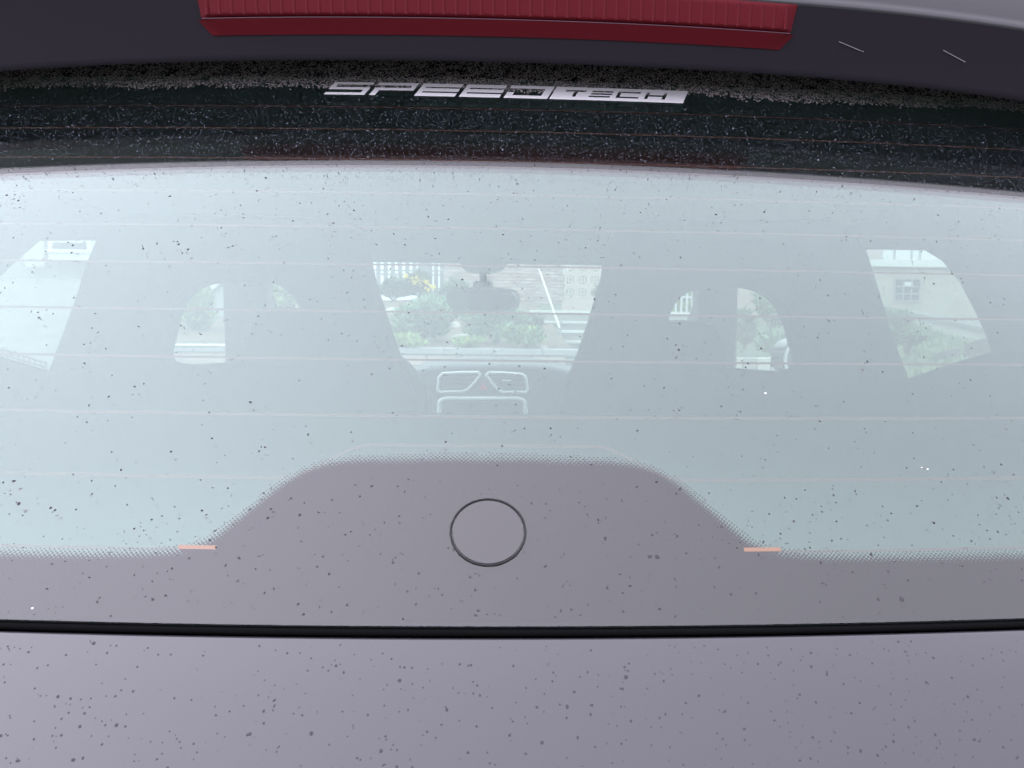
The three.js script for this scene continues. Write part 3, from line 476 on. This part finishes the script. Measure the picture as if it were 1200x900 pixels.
// body shell: roof, sides with window openings, floor, bonnet
const HEAD = (d) => 1.372 - (d - 0.6) * 0.036;                            // underside of the headlining
{
  CP('headlining', grid(16, 16, (a, b) => { const d = 0.575 + 1.63 * b; return V(-0.62 + 1.24 * a, HEAD(d) + 0.012 * Math.cos((a - 0.5) * 3), d); }), M.lining);
  CP('roof', grid(20, 16, (a, b) => { const u = -0.62 + 1.24 * a, d = 0.59 + 1.66 * b; return V(u, 1.432 - 0.09 * u * u - 0.03 * b * b + 0.02 * Math.sin(b * 2.6), d); }), M.paint);
  CP('roof_front_edge', rbox(1.24, 0.085, 0.04, 0.01, V(0, HEAD(2.2) + 0.045, 2.225)), M.lining);
  for (const s of [-1, 1]) {
    const X = 0.6 * s;
    const o = (px, py) => { const q = onSide(s > 0 ? px : px, py, X); return [-q.z, q.y]; };
    const quarter = s > 0 ? [[1085, 290], [1107, 303], [1128, 328], [1150, 370], [1165, 405], [1166, 414], [1120, 428], [1060, 448]] : [[45, 279], [22, 298], [-4, 322], [-22, 368], [-30, 404], [-28, 412], [10, 424], [62, 439]];
    let q = quarter.map(([x, y]) => o(x, y));
    const lastQ = q[q.length - 1], firstQ = q[0];
    q = [...q, [1.5, lastQ[1] - 0.04], [1.5, at(s > 0 ? 970 : 170, s > 0 ? 289 : 279, 1.5).y]];
    const door = [[1.6, 1.0], [2.62, 1.0], [2.3, 1.305], [1.66, 1.3]];
    const mkPath = (l) => new THREE.Path(l.map(([d, hh]) => new THREE.Vector2(d, hh)));
    const shp = new THREE.Shape([[0.3, 0.35], [3.02, 0.35], [3.02, 0.98], [2.72, 1.02], [2.24, 1.37], [0.6, 1.42], [0.3, 1.1]].map(([d, hh]) => new THREE.Vector2(d, hh)));
    shp.holes.push(mkPath(q), mkPath(door));
    const g = new THREE.ExtrudeGeometry(shp, { depth: 0.05, bevelEnabled: true, bevelThickness: 0.004, bevelSize: 0.004, bevelSegments: 2 });
    g.applyMatrix4(new THREE.Matrix4().set(0, 0, s, X, 0, 1, 0, 0, -1, 0, 0, 0, 0, 0, 0, 1));
    const body = CP('body_side', g, M.trim);
    CP('outer_panel', boxAt(0.03, 0.62, 2.9, V(X + s * 0.08, 0.66, 1.62)), M.paint, body);
    const glz = (l, x) => { const sg = new THREE.ShapeGeometry(new THREE.Shape(l.map(([d, hh]) => new THREE.Vector2(d, hh)))); sg.applyMatrix4(new THREE.Matrix4().set(0, 0, s, x, 0, 1, 0, 0, -1, 0, 0, 0, 0, 0, 0, 1)); return sg; };
    CP('quarter_window', glz(q, X + s * 0.03), M.sideGlass); CP('door_window', glz(door, X + s * 0.03), M.doorGlass);
    // windscreen pillar beside the windscreen
    CP('windscreen_pillar', (() => { const pl = s > 0 ? [[818, 300], [863, 300], [861, 450], [822, 470]] : [[262, 300], [312, 300], [312, 470], [267, 450]]; return slab(pl, 2.3, 0.06, { curve: false, bevel: 0.006 }); })(), M.trim);
    CP('pillar_seal', rbox(0.04, 0.05, 0.5, 0.01, V(s * 0.61, 1.34, 2.3)), M.trim);
    // wheels
    for (const dw of [0.62, 3.2]) { const wh = CP('wheel', (() => { const gg = new THREE.TorusGeometry(0.255, 0.075, 14, 36); gg.rotateY(Math.PI / 2); gg.translate(s * 0.68, 0.325, -dw); return gg; })(), M.rubber); CP('rim', (() => { const gg = new THREE.CylinderGeometry(0.215, 0.2, 0.1, 28); gg.rotateZ(Math.PI / 2); gg.translate(s * 0.69, 0.325, -dw); return gg; })(), M.silver, wh); }
  }
  CP('floor_pan', boxAt(1.3, 0.06, 3.9, V(0, 0.34, 2.1)), M.trim);
  CP('bulkhead', boxAt(1.24, 0.62, 0.05, V(0, 0.64, 3.03)), M.trim);
  CP('bonnet', grid(16, 12, (a, b) => { const u = -0.7 + 1.4 * a, k = b; return V(u, 0.97 - 0.12 * k - 0.14 * k * k * k - 0.09 * u * u, 3.0 + 0.95 * k - 0.18 * u * u * k); }), M.paint);
  CP('front_bumper', rbox(1.4, 0.5, 0.2, 0.06, V(0, 0.5, 3.85)), M.paint);
  CP('tailgate_lining', boxAt(1.2, 0.6, 0.02, V(0, 0.72, 0.34)), M.trim);
  // windscreen
  CP('windscreen', grid(20, 8, (a, b) => { const u = -0.66 + 1.32 * a, k = b; return V(u * (1 - 0.07 * k), 0.98 + 0.345 * k - 0.02 * u * u, 2.9 - 0.66 * k - 0.25 * u * u); }), M.screen);
}

// parcel shelf
CP('parcel_shelf', rbox(1.18, 0.025, 0.7, 0.008, V(0, 1.052, 0.76)), std(0.15, 0.155, 0.16, 0.95));
CP('shelf_step', rbox(1.18, 0.03, 0.14, 0.008, V(0, 1.035, 0.4)), M.trim);

// rear seats with arched openings below their head restraints
{
  const RS = 1.13;
  const outL = [[134, 262], [250, 257], [410, 268], [424, 290], [434, 330], [450, 380], [468, 432], [486, 480], [520, 620], [20, 620], [42, 480], [62, 436], [92, 356], [112, 298]];
  const holeL = [[203, 422], [206, 392], [214, 362], [229, 342], [250, 333], [285, 330], [318, 331], [339, 338], [354, 353], [363, 372], [367, 398], [369, 423], [285, 424]];
  const outR = [[728, 272], [870, 262], [996, 270], [1008, 290], [1022, 332], [1042, 396], [1060, 446], [1074, 486], [1100, 620], [620, 620], [655, 478], [676, 434], [694, 384], [710, 330]];
  const holeR = [[774, 428], [775, 388], [780, 364], [793, 347], [815, 339], [850, 336], [884, 341], [904, 353], [917, 374], [925, 402], [929, 430], [850, 431]];
  const l = CP('rear_seat', slab(outL, RS, 0.03, { holes: [holeL], bevel: 0.008, seg: 160 }), M.fabric), r = CP('rear_seat', slab(outR, RS, 0.03, { holes: [holeR], bevel: 0.008, seg: 160 }), M.fabric);
  // front seats behind them
  const FS = 1.85;
  CP('front_seat', slab([[312, 367], [360, 366], [410, 367], [428, 384], [436, 420], [450, 620], [280, 620], [289, 420], [296, 388], [302, 372]], FS, 0.14, { bevel: 0.015, seg: 120 }), M.fabric);
  CP('front_seat', slab([[778, 382], [822, 381.5], [836, 386], [845, 400], [850, 424], [862, 620], [690, 620], [704, 420], [716, 392], [740, 383]], FS, 0.14, { bevel: 0.015, seg: 120 }), M.fabric);
  void l; void r;
}

// dashboard with two framed air vents, radio surround, wheel, mirror
{
  const DD = 2.5;
  const dash = CP('dashboard', slab([[250, 470], [400, 452], [470, 447], [490, 438], [520, 432.5], [580, 431.5], [636, 432.5], [664, 438], [690, 444], [760, 450], [900, 470], [900, 640], [250, 640]], DD, 0.35, { bevel: 0.02, seg: 140 }), M.dash);
  const D2 = DD - 0.03;
  const vent = (o) => {
    const v = CP('air_vent', slab(o, D2, 0.02, { bevel: 0.002, curve: false }), M.blackPlastic);
    const pts = []; o.forEach((p, i) => { const q = o[(i + 1) % o.length]; for (let k = 0; k < 6; k++) pts.push([p[0] + (q[0] - p[0]) * k / 6, p[1] + (q[1] - p[1]) * k / 6]); });
    CP('vent_frame', tube(pts.map(([x, y]) => at(x, y, D2 - 0.008)), 0.0042, 160, 8, true), M.silver, v);
    const ys = o.map((p) => p[1]), xs = o.map((p) => p[0]), a = Math.min(...ys), b = Math.max(...ys);
    for (let i = 1; i < 4; i++) { const y = a + (b - a) * i / 4; const inside = (x) => { let c = false; for (let m = 0, n = o.length - 1; m < o.length; n = m++) if ((o[m][1] > y) !== (o[n][1] > y) && x < (o[n][0] - o[m][0]) * (y - o[m][1]) / (o[n][1] - o[m][1]) + o[m][0]) c = !c; return c; }; let l = Math.min(...xs), r = Math.max(...xs); while (!inside(l) && l < r) l += 0.5; while (!inside(r) && r > l) r -= 0.5; CP('slat', bar(at(l + 1.5, y, D2 - 0.006), at(r - 1.5, y, D2 - 0.006), 0.0024, 6), M.dash, v); }
    return v;
  };
  vent([[513, 457], [514.5, 442], [519, 437.8], [540, 436.6], [560, 436.6], [563, 439.5], [558, 446], [549, 456], [543, 458.6], [516, 459.4]]);
  const v2 = vent([[570, 440], [573, 436.8], [592, 437], [612, 439], [616, 442], [618.5, 457], [616, 459.6], [590, 459.8], [584, 457.5], [577, 449]]);
  CP('vent_slider', rbox(0.026, 0.004, 0.006, 0.0015, at(593.5, 446, D2 - 0.012)), M.silver, v2);
  CP('hazard_button', slab([[566, 447.5], [571.5, 456.5], [560.5, 456.5]], D2 - 0.002, 0.01, { curve: false, bevel: 0.001 }), M.red, dash);
  const rad = CP('radio', slab([[516, 470], [614, 470], [617, 520], [513, 520]], D2, 0.02, { curve: false, bevel: 0.003 }), M.blackPlastic);
  CP('radio_surround', tube([[515, 500], [515, 480], [516, 470.5], [521, 467.6], [545, 467.2], [567, 467.2], [590, 467.2], [609, 467.8], [614, 470.8], [615.5, 480], [616, 500]].map(([x, y]) => at(x, y, D2 - 0.006)), 0.007, 120, 8), M.silver, rad);
  // steering wheel
  const c = at(409, 490, 2.1), R = 0.188, sw = CP('steering_wheel', (() => { const g = new THREE.TorusGeometry(R, 0.017, 14, 72); g.rotateX(-0.38); g.translate(c.x, c.y, c.z); return g; })(), M.blackPlastic);
  CP('rim_highlight', (() => { const g = new THREE.TorusGeometry(R + 0.013, 0.0028, 8, 72); g.rotateX(-0.38); g.translate(c.x, c.y, c.z + 0.004); return g; })(), M.silver, sw);  // silver ring painting the light edge along the wheel rim
  CP('hub', (() => { const g = new THREE.CylinderGeometry(0.065, 0.075, 0.05, 28); g.rotateX(Math.PI / 2 - 0.38); g.translate(c.x, c.y, c.z); return g; })(), M.blackPlastic, sw);
  for (const a of [0, Math.PI]) CP('spoke', bar(new THREE.Vector3(c.x + Math.cos(a) * 0.05, c.y, c.z), new THREE.Vector3(c.x + Math.cos(a) * R, c.y, c.z), 0.014), M.blackPlastic, sw);
  CP('steering_column', bar(new THREE.Vector3(c.x, c.y, c.z), new THREE.Vector3(c.x, c.y - 0.12, c.z - 0.34), 0.035), M.trim);
  // interior mirror
  const o = [[527, 341], [545, 338.2], [566, 337.6], [588, 338.4], [604, 341.5], [608.5, 349], [606, 359], [596, 364], [566, 365.4], [536, 364], [526.5, 358], [524, 349]];
  const mi = CP('interior_mirror', slab(o, 2.12, 0.025, { bevel: 0.004 }), std(0.75, 0.76, 0.77, 0.4));
  { const io = o.map(([x, y]) => [566 + (x - 566) * 0.93, 351.5 + (y - 351.5) * 0.85]); const g = slab(io, 2.11, 0.004, { bevel: 0, curve: true }); const q = at(566, 351.5, 2.11); g.translate(-q.x, -q.y, -q.z); g.rotateX(0.067); g.rotateY(-0.235); g.translate(q.x, q.y, q.z + 0.004); CP('mirror_glass', g, M.mirror, mi); }
  CP('mirror_arm', bar(at(566, 342, 2.135), at(566, 318, 2.19), 0.009), M.trim, mi);
  CP('mirror_foot', (() => { const p = at(566, 336.5, 2.15); return rbox(0.05, 0.03, 0.03, 0.008, p); })(), M.trim, mi);
  CP('sensor_housing', slab([[540, 300], [594, 300], [590, 312], [582, 316], [550, 316], [544, 312]], 2.16, 0.05, { bevel: 0.008 }), M.lining);
  // wing mirror beyond the right door glass
  const wm = CP('wing_mirror', slab([[921, 432], [919.5, 420], [923, 408], [930, 402], [985, 402], [1000, 416], [992, 434], [950, 438]], 2.08, 0.08, { bevel: 0.01 }), M.paint);
  CP('mirror_edge', tube([[922, 434], [920, 422], [922.5, 411], [928, 404.5], [940, 402]].map(([x, y]) => at(x, y, 2.068)), 0.004, 40, 8), M.silver, wm);
}

// dirt specks and dried drops on the glass, the plug and the tailgate, plus a few painted glints
{
  const dome = new THREE.SphereGeometry(1, 10, 5, 0, 6.2832, 0, Math.PI / 2), list = [];
  const put = (u, t, r) => list.push([u, t, r]);
  const size = () => Math.min(0.0009, 0.0003 * Math.exp(0.34 * gauss()));
  for (let i = 0; i < 2300; i++) put(rr(-0.36, 0.36), rr(T_BASE + 0.002, 0.228), size() * 0.74);
  for (let i = 0; i < 1700; i++) put(rr(-0.38, 0.38), 0.12 + 0.15 * Math.sqrt(rnd()), size() * 0.68);
  for (let i = 0; i < 800; i++) put(rr(-0.2, 0.2), rr(-0.095, -0.043), size() * 0.9);
  for (let i = 0; i < 420; i++) put(rr(-0.25, 0.25), rr(T_BASE + 0.002, 0.02), size());
  for (let i = 0; i < 90; i++) { const u = rr(-0.33, 0.33), t = rr(-0.09, 0.22), n = 2 + Math.floor(rnd() * 3); for (let k = 0; k < n; k++) put(u + gauss() * 0.0018, t + gauss() * 0.0018, size()); }
  for (let i = list.length - 1; i >= 0; i--) if (list[i][1] < T_BASE + 0.001 && list[i][1] > -0.0425) list.splice(i, 1);
  const lift = (t) => { if (t > T_BASE) return t > 0.2 ? 0.0004 : 0; for (let i = 3; i < profile.length - 1; i++) { const a = profile[i], b = profile[i + 1]; if (t <= a[0] && t >= b[0]) return a[1] + (b[1] - a[1]) * (t - a[0]) / (b[0] - a[0]); } return 0; };
  const m = new THREE.InstancedMesh(dome, M.speck, list.length), o = new THREE.Object3D();
  const inv = V(0, 0, 1.6);
  list.forEach(([u, t, r], i) => { const off = lift(t); o.position.copy(glassPt(u, t, off)).sub(inv); o.up.set(0, 1, 0); o.quaternion.setFromUnitVectors(new THREE.Vector3(0, 1, 0), new THREE.Vector3(u * SS / RP, SC, SS).normalize()); o.rotateY(rnd() * 6.28); o.scale.set(r * rr(0.8, 1.35), r * rr(0.12, 0.25), r * rr(0.8, 1.2)); o.updateMatrix(); m.setMatrixAt(i, o.matrix); });
  for (const [px, py, r] of [[38, 713, 0.00045], [897, 461, 0.0005], [1080, 548, 0.0003], [1087, 550, 0.0004]]) { const q = onGlass(px, py), g = dome.clone(); g.scale(r, r * 0.4, r * 0.7); g.rotateX(SL); const c = glassPt(q.u, q.t, 0.0001); g.translate(c.x, c.y, c.z); CP('glint_speck', g, M.glintSpeck, rearWindow); }  // white domes painted in as small bright glints
  m.name = 'dirt_specks'; m.userData.kind = 'stuff'; shade(m); car.add(m);
}

renderer.render(scene, camera);
